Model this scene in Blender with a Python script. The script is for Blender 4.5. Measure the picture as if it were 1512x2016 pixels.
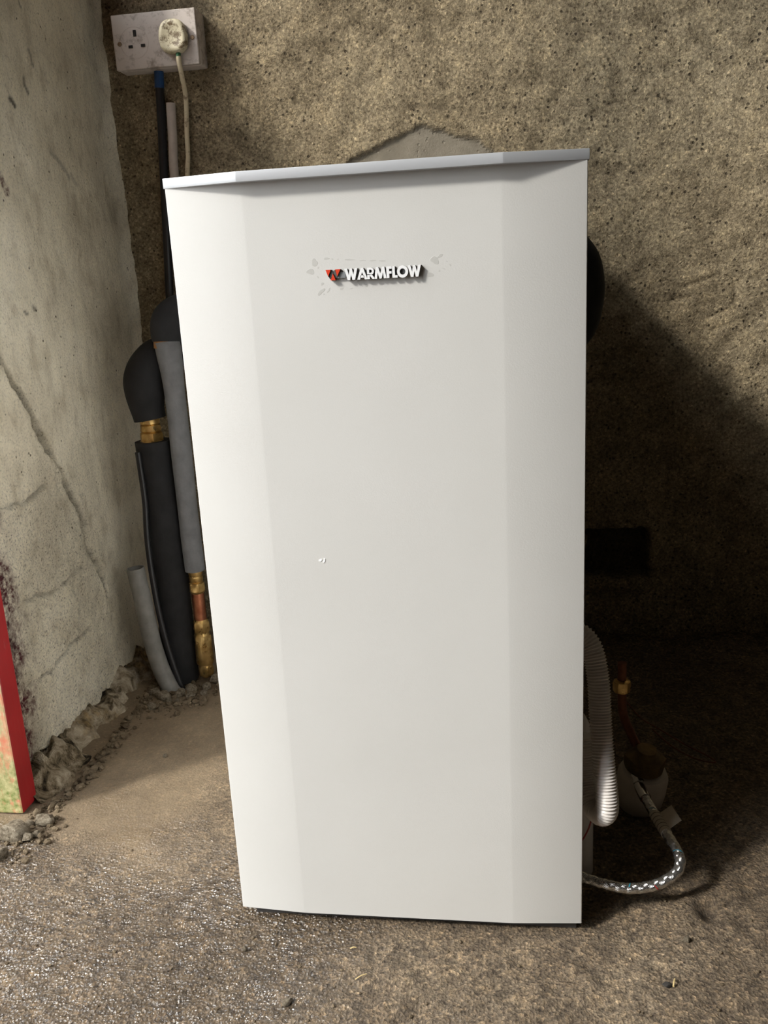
import bpy, bmesh, math, random
import numpy as np
from mathutils import Vector, Matrix

# ------------------------------------------------------------------ clear
for o in list(bpy.data.objects):
    bpy.data.objects.remove(o)
scene = bpy.context.scene
col = scene.collection

# ------------------------------------------------------------------ camera
cam_d = bpy.data.cameras.new('camera')
cam = bpy.data.objects.new('camera', cam_d)
col.objects.link(cam)
cam_d.sensor_fit = 'VERTICAL'
cam_d.sensor_height = 36.0
cam_d.lens = 1724.42 / 2016.0 * 36.0
cam_d.clip_start = 0.02
cx = Vector((0.98998, 0.13158, -0.05119))
cu = Vector((0.01503, 0.26227, 0.96488))
cf = Vector((-0.14038, 0.95598, -0.25767))
m = Matrix.Identity(4)
for i in range(3):
    m[i][0], m[i][1], m[i][2] = cx[i], cu[i], -cf[i]
m.translation = Vector((0.11453, -0.79259, 0.68019))
cam.matrix_world = m
scene.camera = cam

# ------------------------------------------------------------------ world, daylight, exposure
world = bpy.data.worlds.new('overcast_sky')
scene.world = world
world.use_nodes = True
wb = world.node_tree.nodes['Background']
wb.inputs[0].default_value = (0.93, 0.97, 1.0, 1)
wb.inputs[1].default_value = 5.2

# hazy low sun entering through the doorway and an added high opening beside it
ld = bpy.data.lights.new('hazy_sun', 'SUN')
ld.energy = 4.1
ld.angle = math.radians(7.0)
ld.color = (1.0, 0.965, 0.90)
lo = bpy.data.objects.new('hazy_sun', ld)
col.objects.link(lo)
lo.location = (-2.0, -1.6, 3.0)
lo.rotation_euler = Vector((1.0, 0.70, -0.933)).to_track_quat('-Z', 'Y').to_euler()

scene.view_settings.view_transform = 'Standard'
scene.view_settings.look = 'None'
scene.view_settings.gamma = 1.0
scene.view_settings.use_curve_mapping = False
scene.view_settings.exposure = -0.02

# ------------------------------------------------------------------ helpers
rnd = random.Random(7)


def tag(o, label=None, cat=None, group=None, kind=None):
    if label: o['label'] = label
    if cat: o['category'] = cat
    if group: o['group'] = group
    if kind: o['kind'] = kind
    return o


def mesh_obj(name, verts, faces, mat=None, parent=None, smooth=True):
    me = bpy.data.meshes.new(name)
    me.from_pydata([tuple(v) for v in verts], [], [tuple(f) for f in faces])
    me.update()
    if smooth:
        me.polygons.foreach_set('use_smooth', [True] * len(me.polygons))
    o = bpy.data.objects.new(name, me)
    col.objects.link(o)
    for mm in (mat if isinstance(mat, (list, tuple)) else [mat]):
        if mm: me.materials.append(mm)
    if parent: o.parent = parent
    return o


def bm_obj(name, bm, mat=None, parent=None, smooth=False, angle=None):
    me = bpy.data.meshes.new(name)
    bmesh.ops.recalc_face_normals(bm, faces=bm.faces[:])
    bm.to_mesh(me)
    bm.free()
    if smooth:
        me.polygons.foreach_set('use_smooth', [True] * len(me.polygons))
        if angle is not None:
            me.set_sharp_from_angle(angle=math.radians(angle))
    o = bpy.data.objects.new(name, me)
    col.objects.link(o)
    for mm in (mat if isinstance(mat, (list, tuple)) else [mat]):
        if mm: me.materials.append(mm)
    if parent: o.parent = parent
    return o


def empty(name, loc):
    o = bpy.data.objects.new(name, None)
    o.empty_display_size = 0.02
    col.objects.link(o)
    o.location = loc
    return o


def adopt(parent, *objs):
    """parent world-placed meshes under an empty that has only a location"""
    for o in objs:
        o.parent = parent
        o.matrix_parent_inverse = Matrix.Translation(-Vector(parent.location))


def box_bm(lo_, hi_, bevel=0.0, seg=2):
    bm = bmesh.new()
    bmesh.ops.create_cube(bm, size=1.0)
    for v in bm.verts:
        for k in range(3):
            v.co[k] = lo_[k] if v.co[k] < 0 else hi_[k]
    if bevel > 0:
        bmesh.ops.bevel(bm, geom=bm.edges[:], offset=bevel, segments=seg, profile=0.6, affect='EDGES')
    return bm


def prism_bm(pts, z0, z1, bevel=0.0, axis='z'):
    """extrude a 2-D outline; axis z: (x,y)->z ; axis y: (x,z)->y"""
    bm = bmesh.new()
    f = (lambda p, h: (p[0], p[1], h)) if axis == 'z' else (lambda p, h: (p[0], h, p[1]))
    a = [bm.verts.new(f(p, z0)) for p in pts]
    b = [bm.verts.new(f(p, z1)) for p in pts]
    n = len(pts)
    bm.faces.new(a)
    bm.faces.new(list(reversed(b)))
    for i in range(n):
        bm.faces.new([a[i], b[i], b[(i + 1) % n], a[(i + 1) % n]])
    bmesh.ops.recalc_face_normals(bm, faces=bm.faces[:])
    if bevel > 0:
        bmesh.ops.bevel(bm, geom=bm.edges[:], offset=bevel, segments=2, profile=0.6, affect='EDGES', clamp_overlap=True)
    return bm


def catmull(pts, n):
    P = [np.array(p, float) for p in pts]
    P = [2 * P[0] - P[1]] + P + [2 * P[-1] - P[-2]]
    out = []
    for i in range(1, len(P) - 2):
        p0, p1, p2, p3 = P[i - 1:i + 3]
        for k in range(n):
            t = k / n
            out.append(.5 * ((2 * p1) + (-p0 + p2) * t + (2 * p0 - 5 * p1 + 4 * p2 - p3) * t * t + (-p0 + 3 * p1 - 3 * p2 + p3) * t ** 3))
    out.append(P[-2])
    return np.array(out)


def resample(path, step):
    seg = np.linalg.norm(np.diff(path, axis=0), axis=1)
    s = np.r_[0, np.cumsum(seg)]
    n = max(2, int(s[-1] / step))
    t = np.linspace(0, s[-1], n + 1)
    return np.stack([np.interp(t, s, path[:, k]) for k in range(3)], 1)


def frames(path):
    T = np.gradient(path, axis=0)
    T /= np.linalg.norm(T, axis=1)[:, None] + 1e-12
    ref = np.array([0, 1.0, 0]) if abs(T[0][1]) < .9 else np.array([1.0, 0, 0])
    N = []
    n = ref - T[0] * (ref @ T[0])
    n /= np.linalg.norm(n)
    for t in T:
        n = n - t * (n @ t)
        n /= np.linalg.norm(n)
        N.append(n.copy())
    N = np.array(N)
    return T, N, np.cross(T, N)


def tube(name, path, rad, mat, parent=None, sides=20, step=None, cap=True, hollow=0.0):
    """rad: number or function of (s01, arc length)"""
    path = np.asarray(path, float)
    if step: path = resample(path, step)
    T, N, B = frames(path)
    s = np.r_[0, np.cumsum(np.linalg.norm(np.diff(path, axis=0), axis=1))]
    V, F = [], []
    for i, p in enumerate(path):
        r = rad(s[i] / s[-1], s[i]) if callable(rad) else rad
        for k in range(sides):
            a = 2 * math.pi * k / sides
            V.append(p + (N[i] * math.cos(a) + B[i] * math.sin(a)) * r)
    n = len(path)
    for i in range(n - 1):
        for k in range(sides):
            a, b = i * sides + k, i * sides + (k + 1) % sides
            F.append((a, b, b + sides, a + sides))
    if cap:
        if hollow > 0:
            for i, rev in ((0, False), (n - 1, True)):
                base = len(V)
                d = T[i] * (0.03 if i == 0 else -0.03)
                c = path[i]
                for k in range(sides):
                    V.append(c + (np.array(V[i * sides + k]) - c) * hollow)
                for k in range(sides):
                    V.append(c + (np.array(V[i * sides + k]) - c) * hollow + d)
                for k in range(sides):
                    k2 = (k + 1) % sides
                    F.append((i * sides + k, base + k, base + k2, i * sides + k2))
                    F.append((base + k, base + sides + k, base + sides + k2, base + k2))
                F.append(tuple(base + sides + k for k in range(sides)))
        else:
            F.append(tuple(reversed(range(sides))))
            F.append(tuple((n - 1) * sides + k for k in range(sides)))
    o = mesh_obj(name, V, F, mat, parent)
    o.data.set_sharp_from_angle(angle=math.radians(50))
    return o


def lathe(name, prof, origin, mat, parent=None, sides=28, axis=(0, 0, 1), hexa=None):
    """prof: list of (r, h) along axis; hexa: set of ring indexes drawn six-sided"""
    ax = Vector(axis).normalized()
    q = Vector((0, 0, 1)).rotation_difference(ax)
    V, F = [], []
    for j, (r, h) in enumerate(prof):
        for k in range(sides):
            a = 2 * math.pi * k / sides
            rr = r
            if hexa and j in hexa:
                am = (a % (math.pi / 3)) - math.pi / 6
                rr = r * math.cos(math.pi / 6) / math.cos(am)
            v = q @ Vector((rr * math.cos(a), rr * math.sin(a), h))
            V.append(v + Vector(origin))
    n = len(prof)
    for j in range(n - 1):
        for k in range(sides):
            a, b = j * sides + k, j * sides + (k + 1) % sides
            F.append((a, b, b + sides, a + sides))
    F.append(tuple(reversed(range(sides))))
    F.append(tuple((n - 1) * sides + k for k in range(sides)))
    o = mesh_obj(name, V, F, mat, parent)
    o.data.set_sharp_from_angle(angle=math.radians(32))
    return o


# ------------------------------------------------------------------ numpy noise
_rs = np.random.RandomState(3)
_perm = _rs.rand(256, 256)


def vnoise(x, y, seed=0):
    x = np.asarray(x, float) + seed * 17.31
    y = np.asarray(y, float) + seed * 9.77
    xi, yi = np.floor(x).astype(int), np.floor(y).astype(int)
    fx, fy = x - xi, y - yi
    fx = fx * fx * (3 - 2 * fx)
    fy = fy * fy * (3 - 2 * fy)
    g = lambda a, b: _perm[a & 255, b & 255]
    return ((g(xi, yi) * (1 - fx) + g(xi + 1, yi) * fx) * (1 - fy)
            + (g(xi, yi + 1) * (1 - fx) + g(xi + 1, yi + 1) * fx) * fy) * 2 - 1


def fbm(x, y, oct=4, seed=0):
    r, a = 0, 1.0
    for k in range(oct):
        r = r + a * vnoise(np.asarray(x) * 2 ** k, np.asarray(y) * 2 ** k, seed + k * 3)
        a *= .5
    return r


def smooth(e0, e1, v):
    t = np.clip((v - e0) / (e1 - e0), 0, 1)
    return t * t * (3 - 2 * t)


def seg_dist(x, y, pts):
    """distance to a polyline and the arc position 0..1, and signed side"""
    best = np.full(np.shape(x), 9.0)
    par = np.zeros(np.shape(x))
    side = np.zeros(np.shape(x))
    L = [0]
    for a, b in zip(pts[:-1], pts[1:]):
        L.append(L[-1] + math.dist(a, b))
    for i, (a, b) in enumerate(zip(pts[:-1], pts[1:])):
        dx, dy = b[0] - a[0], b[1] - a[1]
        l2 = dx * dx + dy * dy
        t = np.clip(((x - a[0]) * dx + (y - a[1]) * dy) / l2, 0, 1)
        d = np.hypot(x - a[0] - t * dx, y - a[1] - t * dy)
        s = np.sign((x - a[0]) * dy - (y - a[1]) * dx)
        mk = d < best
        best = np.where(mk, d, best)
        par = np.where(mk, (L[i] + t * (L[i + 1] - L[i])) / L[-1], par)
        side = np.where(mk, s, side)
    return best, par, side


def lines(*segs):
    out = []
    for a, b, st in segs:
        n = max(1, int(round((b - a) / st)))
        out += list(np.linspace(a, b, n + 1)[:-1])
    out.append(segs[-1][1])
    return np.array(out)


def grid_obj(name, X, Y, Z, mat, mask=None, parent=None, flip=False):
    nr, nc = X.shape
    V = np.stack([X.ravel(), Y.ravel(), Z.ravel()], 1)
    idx = np.arange(nr * nc).reshape(nr, nc)
    a, b, c, d = idx[:-1, :-1].ravel(), idx[:-1, 1:].ravel(), idx[1:, 1:].ravel(), idx[1:, :-1].ravel()
    Fq = np.stack([a, b, c, d] if not flip else [a, d, c, b], 1)
    me = bpy.data.meshes.new(name)
    me.vertices.add(len(V))
    me.vertices.foreach_set('co', V.astype(np.float32).ravel())
    me.loops.add(len(Fq) * 4)
    me.loops.foreach_set('vertex_index', Fq.astype(np.int32).ravel())
    me.polygons.add(len(Fq))
    me.polygons.foreach_set('loop_start', np.arange(0, len(Fq) * 4, 4, dtype=np.int32))
    me.update(calc_edges=True)
    me.polygons.foreach_set('use_smooth', np.ones(len(Fq), bool))
    if mask is not None:
        at = me.attributes.new('mask', 'FLOAT_COLOR', 'POINT')
        C4 = np.ones((len(V), 4), np.float32)
        for k, mm in enumerate(mask):
            C4[:, k] = np.clip(mm, 0, 1).ravel()
        at.data.foreach_set('color', C4.ravel())
    me.validate()
    o = bpy.data.objects.new(name, me)
    col.objects.link(o)
    me.materials.append(mat)
    if parent: o.parent = parent
    return o


# ------------------------------------------------------------------ materials
class M:
    def __init__(s, name, rough=.5, metal=0., color=(.8, .8, .8), spec=None):
        s.mat = bpy.data.materials.new(name)
        s.mat.use_nodes = True
        s.nt = s.mat.node_tree
        s.bsdf = s.nt.nodes['Principled BSDF']
        s.bsdf.inputs['Roughness'].default_value = rough
        s.bsdf.inputs['Metallic'].default_value = metal
        s.bsdf.inputs['Base Color'].default_value = (*color, 1)
        if spec is not None: s.bsdf.inputs['Specular IOR Level'].default_value = spec
        s._co = None

    def n(s, t, **kw):
        nd = s.nt.nodes.new(t)
        for k, v in kw.items(): setattr(nd, k, v)
        return nd

    def l(s, a, b): s.nt.links.new(a, b)

    def co(s):
        if s._co is None:
            s._co = s.n('ShaderNodeTexCoord').outputs['Object']
        return s._co

    def scaled(s, sc):
        mp = s.n('ShaderNodeMapping')
        mp.inputs['Scale'].default_value = sc
        s.l(s.co(), mp.inputs['Vector'])
        return mp.outputs[0]

    def noise(s, scale, detail=4, rough=.55, dist=0, vec=None):
        nd = s.n('ShaderNodeTexNoise')
        nd.inputs['Scale'].default_value = scale
        nd.inputs['Detail'].default_value = detail
        nd.inputs['Roughness'].default_value = rough
        nd.inputs['Distortion'].default_value = dist
        s.l(vec if vec is not None else s.co(), nd.inputs['Vector'])
        return nd.outputs['Fac']

    def voro(s, scale, rand=1.0, vec=None, feature='F1'):
        nd = s.n('ShaderNodeTexVoronoi', feature=feature)
        nd.inputs['Scale'].default_value = scale
        nd.inputs['Randomness'].default_value = rand
        s.l(vec if vec is not None else s.co(), nd.inputs['Vector'])
        return nd.outputs['Distance']

    def cells(s, scale, vec=None):
        nd = s.n('ShaderNodeTexVoronoi', feature='F1')
        nd.inputs['Scale'].default_value = scale
        s.l(vec if vec is not None else s.co(), nd.inputs['Vector'])
        sp = s.n('ShaderNodeSeparateColor')
        s.l(nd.outputs['Color'], sp.inputs[0])
        return sp.outputs[0], sp.outputs[1], nd.outputs['Distance']

    def ramp(s, fac, stops):
        nd = s.n('ShaderNodeValToRGB')
        el = nd.color_ramp.elements
        while len(el) < len(stops): el.new(.5)
        for e, (p, c) in zip(el, stops):
            e.position = p
            e.color = (*c, 1) if isinstance(c, tuple) else (c, c, c, 1)
        s.l(fac, nd.inputs[0])
        return nd.outputs[0]

    def mix(s, fac, a, b, mode='MIX'):
        nd = s.n('ShaderNodeMix', data_type='RGBA', blend_type=mode)
        for sock, v in ((nd.inputs[0], fac), (nd.inputs[6], a), (nd.inputs[7], b)):
            if isinstance(v, (int, float)): sock.default_value = v
            elif isinstance(v, tuple): sock.default_value = (*v, 1)
            else: s.l(v, sock)
        return nd.outputs[2]

    def math(s, op, a, b=0.0, clamp=False):
        nd = s.n('ShaderNodeMath', operation=op, use_clamp=clamp)
        for sock, v in zip(nd.inputs, (a, b)):
            if isinstance(v, (int, float)): sock.default_value = v
            else: s.l(v, sock)
        return nd.outputs[0]

    def mask(s):
        at = s.n('ShaderNodeAttribute', attribute_name='mask')
        sp = s.n('ShaderNodeSeparateColor')
        s.l(at.outputs['Color'], sp.inputs[0])
        return sp.outputs

    def bump(s, h, dist=.002, strength=1.0, prev=None):
        nd = s.n('ShaderNodeBump')
        nd.inputs['Strength'].default_value = strength
        nd.inputs['Distance'].default_value = dist
        s.l(h, nd.inputs['Height'])
        if prev is not None: s.l(prev, nd.inputs['Normal'])
        return nd.outputs[0]

    def out(s, color=None, rough=None, normal=None):
        for v, k in ((color, 'Base Color'), (rough, 'Roughness'), (normal, 'Normal')):
            if v is None: continue
            if isinstance(v, (int, float)): s.bsdf.inputs[k].default_value = v
            elif isinstance(v, tuple): s.bsdf.inputs[k].default_value = (*v, 1)
            else: s.l(v, s.bsdf.inputs[k])
        return s.mat


def simple(name, color, rough=.5, metal=0., var=.12, scale=60, bump=0.0, spec=None):
    k = M(name, rough, metal, color, spec)
    f = k.noise(scale, 4)
    a = tuple(c * (1 - var) for c in color)
    b = tuple(min(1, c * (1 + var)) for c in color)
    c_ = k.ramp(f, [(.3, a), (.7, b)])
    nr = k.bump(k.noise(scale * 4, 3), bump) if bump else None
    return k.out(c_, None, nr)


# back wall : rough sandy concrete render.  mask R = smooth mortar patch, G = dark brown patches, B = hole
k = M('rough_concrete_back', .95, spec=.2)
mk = k.mask()
big = k.noise(3.2, 5, .6)
mid = k.noise(28, 5, .65)
fine = k.noise(190, 5, .75)
grain = k.voro(260)
c0 = k.ramp(big, [(.30, (.285, .228, .146)), (.5, (.375, .305, .200)), (.72, (.445, .37, .25))])
c1 = k.mix(.55, c0, k.ramp(mid, [(.34, (.45, .43, .40)), (.5, (1., 1., 1.)), (.66, (1.35, 1.32, 1.25))]), 'MULTIPLY')
c2 = k.mix(.9, c1, k.ramp(fine, [(.34, (.25, .22, .19)), (.46, (.88, .87, .85)), (.56, (1.1, 1.1, 1.08)), (.68, (1.75, 1.7, 1.6))]), 'MULTIPLY')
ga, gb, gd = k.cells(330)
c2 = k.mix(.55, c2, k.ramp(ga, [(0., (.5, .48, .45)), (.55, (1., 1., 1.)), (.93, (1.3, 1.28, 1.22)), (1., (2.0, 1.95, 1.85))]), 'MULTIPLY')
pit = k.ramp(k.voro(85), [(.13, 1.0), (.22, 0.0)])
pitm = k.math('MULTIPLY', pit, k.ramp(k.noise(30, 2), [(.44, 0.), (.56, 1.)]))
c3 = k.mix(k.math('MULTIPLY', pitm, .85), c2, (.06, .045, .03))
patch = k.mix(k.ramp(k.noise(40, 5), [(.35, 0.), (.7, 1.)]), (.185, .160, .120), (.235, .205, .155))
c4 = k.mix(mk[0], c3, patch)
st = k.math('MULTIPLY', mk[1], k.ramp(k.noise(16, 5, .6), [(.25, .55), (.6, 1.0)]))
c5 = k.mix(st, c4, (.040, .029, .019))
c6 = k.mix(mk[2], c5, (.03, .026, .02))
rough_amt = k.math('SUBTRACT', 1.0, k.math('MULTIPLY', mk[0], .75))
hgt = k.math('MULTIPLY', k.math('ADD', k.math('MULTIPLY', fine, .9), k.math('ADD', mid, k.math('MULTIPLY', pitm, -.7))), rough_amt)
nb = k.bump(hgt, .0065, 1.0)
nb = k.bump(k.math('MULTIPLY', k.noise(480, 2), rough_amt), .0018, .8, nb)
MAT_BACK = k.out(c6, None, nb)

# left wall : smoother plaster over blocks. mask R = exposed block roughness, G = purple-red paint, B = dark dirt
k = M('old_plaster_left', .9, spec=.25)
mk = k.mask()
big = k.noise(4.5, 5, .6)
mid = k.noise(36, 5, .6, vec=k.scaled((1, 1, .55)))
fine = k.noise(300, 4, .7)
c0 = k.ramp(big, [(.34, (.60, .54, .42)), (.5, (.78, .715, .565)), (.66, (.90, .84, .69))])
c1 = k.mix(.60, c0, k.ramp(mid, [(.32, (.66, .62, .56)), (.48, (1., 1., 1.)), (.68, (1.12, 1.11, 1.09))]), 'MULTIPLY')
spk = k.ramp(fine, [(.33, (.28, .26, .24)), (.44, (.92, .92, .92)), (.66, (1.18, 1.17, 1.15))])
c2 = k.mix(k.math('ADD', .45, k.math('MULTIPLY', mk[0], .5)), c1, spk, 'MULTIPLY')
pits = k.math('MULTIPLY', k.ramp(k.voro(75), [(.07, 1.), (.14, 0.)]), k.ramp(k.noise(40, 2), [(.52, 0.), (.62, 1.)]))
c3 = k.mix(k.math('MULTIPLY', pits, .8), c2, (.05, .038, .026))
pg = k.math('MULTIPLY', mk[1], k.ramp(k.noise(90, 5, .7), [(.36, .1), (.58, 1.)]))
c4 = k.mix(pg, c3, (.085, .018, .022))
c5 = k.mix(mk[2], c4, (.032, .026, .02))
hgt = k.math('ADD', k.math('MULTIPLY', fine, k.math('ADD', .35, mk[0])), k.math('SUBTRACT', k.math('MULTIPLY', mid, 1.2), pits))
MAT_LEFT = k.out(c5, None, k.bump(hgt, .0042, 1.0))

# floor : dirty concrete. mask R = wet, G = smooth dust, B = shade painted in the hollow
k = M('dirty_concrete_floor', .8, spec=.5)
mk = k.mask()
big = k.noise(6, 5, .6)
mid = k.noise(45, 5, .65)
fine = k.noise(230, 5, .75)
vor = k.voro(170)
c0 = k.ramp(big, [(.28, (.150, .112, .074)), (.5, (.218, .166, .112)), (.72, (.290, .228, .158))])
c1 = k.mix(.7, c0, k.ramp(mid, [(.34, (.5, .48, .45)), (.5, (1., 1., 1.)), (.66, (1.4, 1.35, 1.25))]), 'MULTIPLY')
c2 = k.mix(.9, c1, k.ramp(fine, [(.34, (.25, .22, .2)), (.46, (.85, .84, .82)), (.56, (1.1, 1.1, 1.08)), (.67, (2.2, 2.1, 1.95))]), 'MULTIPLY')
ga, gb, gd = k.cells(300)
c2 = k.mix(.75, c2, k.ramp(ga, [(0., (.45, .42, .4)), (.5, (1., 1., 1.)), (.9, (1.35, 1.30, 1.22)), (1., (2.1, 2.0, 1.85))]), 'MULTIPLY')
dust = k.ramp(k.noise(14, 5, .6), [(.3, (.150, .108, .064)), (.7, (.235, .175, .107))])
c3 = k.mix(k.math('MULTIPLY', mk[1], .8), c2, dust)
c4 = k.mix(k.math('MULTIPLY', mk[0], .55), c3, k.mix(1.0, c3, (.50, .45, .40), 'MULTIPLY'))
c5 = k.mix(mk[2], c4, (.045, .034, .024))
wetf = k.math('MULTIPLY', mk[0], k.ramp(k.noise(60, 4, .6), [(.38, .3), (.55, 1.)]))
ro = k.ramp(wetf, [(0., .85), (.3, .34), (.8, .07)])
ram = k.math('SUBTRACT', 1.0, k.math('MULTIPLY', mk[1], .85))
hgt = k.math('MULTIPLY', k.math('ADD', fine, k.math('ADD', k.math('MULTIPLY', mid, .7), k.math('MULTIPLY', k.math('ADD', gb, gd), .45))), ram)
MAT_FLOOR = k.out(c5, ro, k.bump(hgt, .0075, .9))
# thin film of water on the wet part
k.l(k.math('MULTIPLY', wetf, .72), k.bsdf.inputs['Coat Weight'])
k.bsdf.inputs['Coat Roughness'].default_value = .15
k.bsdf.inputs['Coat IOR'].default_value = 2.1
k.l(k.bump(k.math('ADD', k.noise(120, 3, .6, vec=k.scaled((.55, 1, 1))), k.math('MULTIPLY', gd, .25)), .009, 1.0), k.bsdf.inputs['Coat Normal'])

# footing : crumbling stone and clay
k = M('crumbling_footing', .95, spec=.2)
mid = k.noise(30, 6, .7, .6)
ocr = k.noise(11, 4, .6)
c0 = k.ramp(mid, [(.38, (.022, .016, .010)), (.46, (.20, .155, .095)), (.55, (.40, .33, .235)), (.68, (.62, .54, .41))])
c1 = k.mix(k.ramp(ocr, [(.52, 0.), (.66, .75)]), c0, k.ramp(k.noise(120, 4), [(.35, (.07, .045, .02)), (.65, (.46, .32, .15))]))
MAT_FOOT = k.out(c1, None, k.bump(k.math('ADD', mid, k.math('MULTIPLY', k.noise(170, 4, .7), .5)), .014, 1.0))

k = M('rubble_stone', .92, spec=.25)
mid = k.noise(2.2, 6, .75)
MAT_STONE = k.out(k.ramp(mid, [(.36, (.13, .10, .065)), (.5, (.38, .315, .225)), (.66, (.60, .52, .40))]), None,
                  k.bump(k.noise(3.5, 6, .75), .010, 1.0))

k = M('earth_crumb', .95, spec=.2)
MAT_CRUMB = k.out(k.ramp(k.noise(40, 4), [(.3, (.07, .05, .03)), (.7, (.20, .155, .10))]), None, k.bump(k.noise(300, 4), .002))

# boiler paint : off white powder coat
k = M('white_powder_coat', .42, spec=.35)
orange = k.noise(700, 2)
MAT_WHITE = k.out(k.ramp(k.noise(7, 3), [(.3, (.565, .556, .530)), (.7, (.590, .581, .556))]), None, k.bump(orange, .00025, .35))
k = M('silver_grey_lid_paint', .42, .35, spec=.4)
MAT_LID = k.out(k.ramp(k.noise(9, 3), [(.3, (.50, .512, .53)), (.7, (.54, .552, .57))]), None, k.bump(k.noise(700, 2), .0002, .3))
MAT_DARKMETAL = simple('dark_plinth_metal', (.06, .055, .052), .6, .0, .25, 40)
MAT_SHEET = simple('white_side_panel', (.86, .85, .82), .45, .0, .05, 20)
MAT_LETTER = simple('white_letter_face', (.80, .80, .80), .3, 0, .02, 90)
MAT_BADGE = simple('dark_grey_badge', (.10, .09, .085), .4, 0, .1, 90)
MAT_BADGEBAR = simple('grey_badge_bar', (.22, .23, .235), .4, 0, .1, 90)
MAT_RED = simple('red_badge_face', (.62, .055, .022), .3, 0, .06, 90)
MAT_RESIDUE = simple('dried_glue', (.49, .482, .455), .34, 0, .04, 300, spec=.4)
MAT_CHIP = simple('white_chip', (.92, .92, .92), .5, 0, .02, 90)

# dirty white plastic
k = M('grubby_white_plastic', .5)
d1 = k.math('MULTIPLY', k.ramp(k.noise(55, 6, .7), [(.50, 0.), (.68, 1.)]), .75)
c = k.mix(d1, k.ramp(k.noise(14, 4), [(.3, (.50, .435, .385)), (.7, (.60, .535, .48))]), (.16, .12, .08))
MAT_SOCKET = k.out(c, None, None)
k = M('grubby_cream_plug', .5)
d1 = k.ramp(k.noise(75, 6, .72), [(.50, 0.), (.60, 1.)])
c = k.mix(d1, k.ramp(k.noise(30, 4), [(.3, (.50, .44, .29)), (.7, (.64, .58, .41))]), (.14, .095, .045))
MAT_PLUG = k.out(c, None, None)
k = M('grubby_cream_cable', .5)
d1 = k.math('MULTIPLY', k.ramp(k.noise(60, 5, .7), [(.55, 0.), (.66, 1.)]), .8)
MAT_CABLE = k.out(k.mix(d1, (.62, .53, .36), (.16, .10, .05)), None, None)
MAT_SLOT = simple('socket_slot_dark', (.012, .010, .008), .8)
MAT_SCREW = simple('tarnished_screw', (.22, .16, .10), .45, .8, .3, 300)
MAT_GREEN = simple('green_sleeve', (.02, .12, .05), .5)
MAT_BLUETAPE = simple('blue_tape', (.012, .055, .16), .35, 0, .2, 120)
MAT_BLACKPVC = simple('black_conduit', (.014, .014, .016), .35, 0, .2, 80)
MAT_PINKPVC = simple('dusty_pale_conduit', (.50, .435, .38), .6, 0, .12, 60)
MAT_FOAM_BLK = simple('black_foam_lagging', (.013, .013, .014), .85, 0, .35, 40, bump=.0006)
MAT_FOAM_GREY = simple('grey_foam_lagging', (.165, .166, .168), .85, 0, .18, 50, bump=.0006)
MAT_GREYDUCT = simple('scuffed_grey_conduit', (.20, .195, .18), .6, 0, .18, 50, bump=.0004)
k = M('brass', .28, .9)
MAT_BRASS = k.out(k.ramp(k.noise(70, 4), [(.3, (.40, .24, .075)), (.7, (.72, .50, .20))]), k.ramp(k.noise(120, 3), [(.3, .22), (.7, .5)]), None)
k = M('copper', .35, .9)
MAT_COPPER = k.out(k.ramp(k.noise(60, 4), [(.3, (.30, .10, .05)), (.7, (.58, .24, .13))]), None, None)
MAT_SHADED_BRASS = simple('shaded_brass', (.13, .085, .035), .5, .7, .35, 90)  # darker copy of the brass, shade beside the boiler put into its colour
MAT_SHADED_COPPER = simple('shaded_copper', (.16, .06, .03), .5, .7, .3, 90)  # darker copy of the copper, with that shade in its colour too
MAT_ORANGE = simple('raw_copper_gap', (.34, .16, .045), .5, .2, .2, 80)
MAT_CORR = simple('white_corrugated_plastic', (.66, .62, .58), .3, 0, .05, 40, spec=.6)
MAT_WHITEPIPE = simple('white_plastic_pipe', (.62, .60, .57), .35, 0, .06, 30)
MAT_BOWL = simple('white_filter_bowl', (.50, .45, .39), .4, 0, .1, 40)
MAT_CHROME = simple('chrome_fitting', (.62, .60, .57), .18, 1., .1, 90)
MAT_LABELTAG = simple('paper_tag', (.55, .50, .42), .8, 0, .1, 90)
MAT_INK = simple('tag_print', (.08, .07, .06), .8)

# braided stainless hose: strands along two helices, with red and blue tracer flecks
k = M('braided_steel', .22, .95)
w1 = k.voro(520)
MAT_BRAID = k.out(k.ramp(w1, [(.2, (.74, .73, .71)), (.8, (.50, .49, .47))]), None, None)
MAT_TRED = simple('red_tracer', (.45, .03, .03), .4)
MAT_TBLUE = simple('blue_tracer', (.03, .25, .35), .4)

# red gloss door post and its weathered outer face
k = M('red_gloss_paint', .32)
sc = k.ramp(k.noise(120, 4, .6, vec=k.scaled((1, 1, .15))), [(.66, 0.), (.74, .6)])
MAT_REDPOST = k.out(k.mix(sc, k.ramp(k.noise(10, 4), [(.3, (.30, .012, .016)), (.7, (.42, .022, .025))]), (.5, .30, .26)), None,
                    k.bump(k.noise(60, 3, vec=k.scaled((1, 1, .2))), .0006))
k = M('flaking_red_paint', .6)
fl = k.noise(55, 6, .7, vec=k.scaled((1, 1, .3)))
sepz = k.n('ShaderNodeSeparateXYZ')
k.l(k.co(), sepz.inputs[0])
low = k.ramp(sepz.outputs[2], [(.03, 1.), (.26, 0.)])
bare = k.math('ADD', k.ramp(fl, [(.50, 0.), (.58, .8)]), k.math('MULTIPLY', low, k.ramp(k.noise(40, 5, .7), [(.35, 0.), (.55, 1.)])), True)
wood = k.mix(low, k.ramp(k.noise(90, 4), [(.3, (.45, .30, .16)), (.7, (.62, .50, .34))]), k.ramp(k.noise(110, 5, .7), [(.3, (.10, .15, .02)), (.6, (.40, .37, .17)), (.8, (.66, .60, .40))]))
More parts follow.
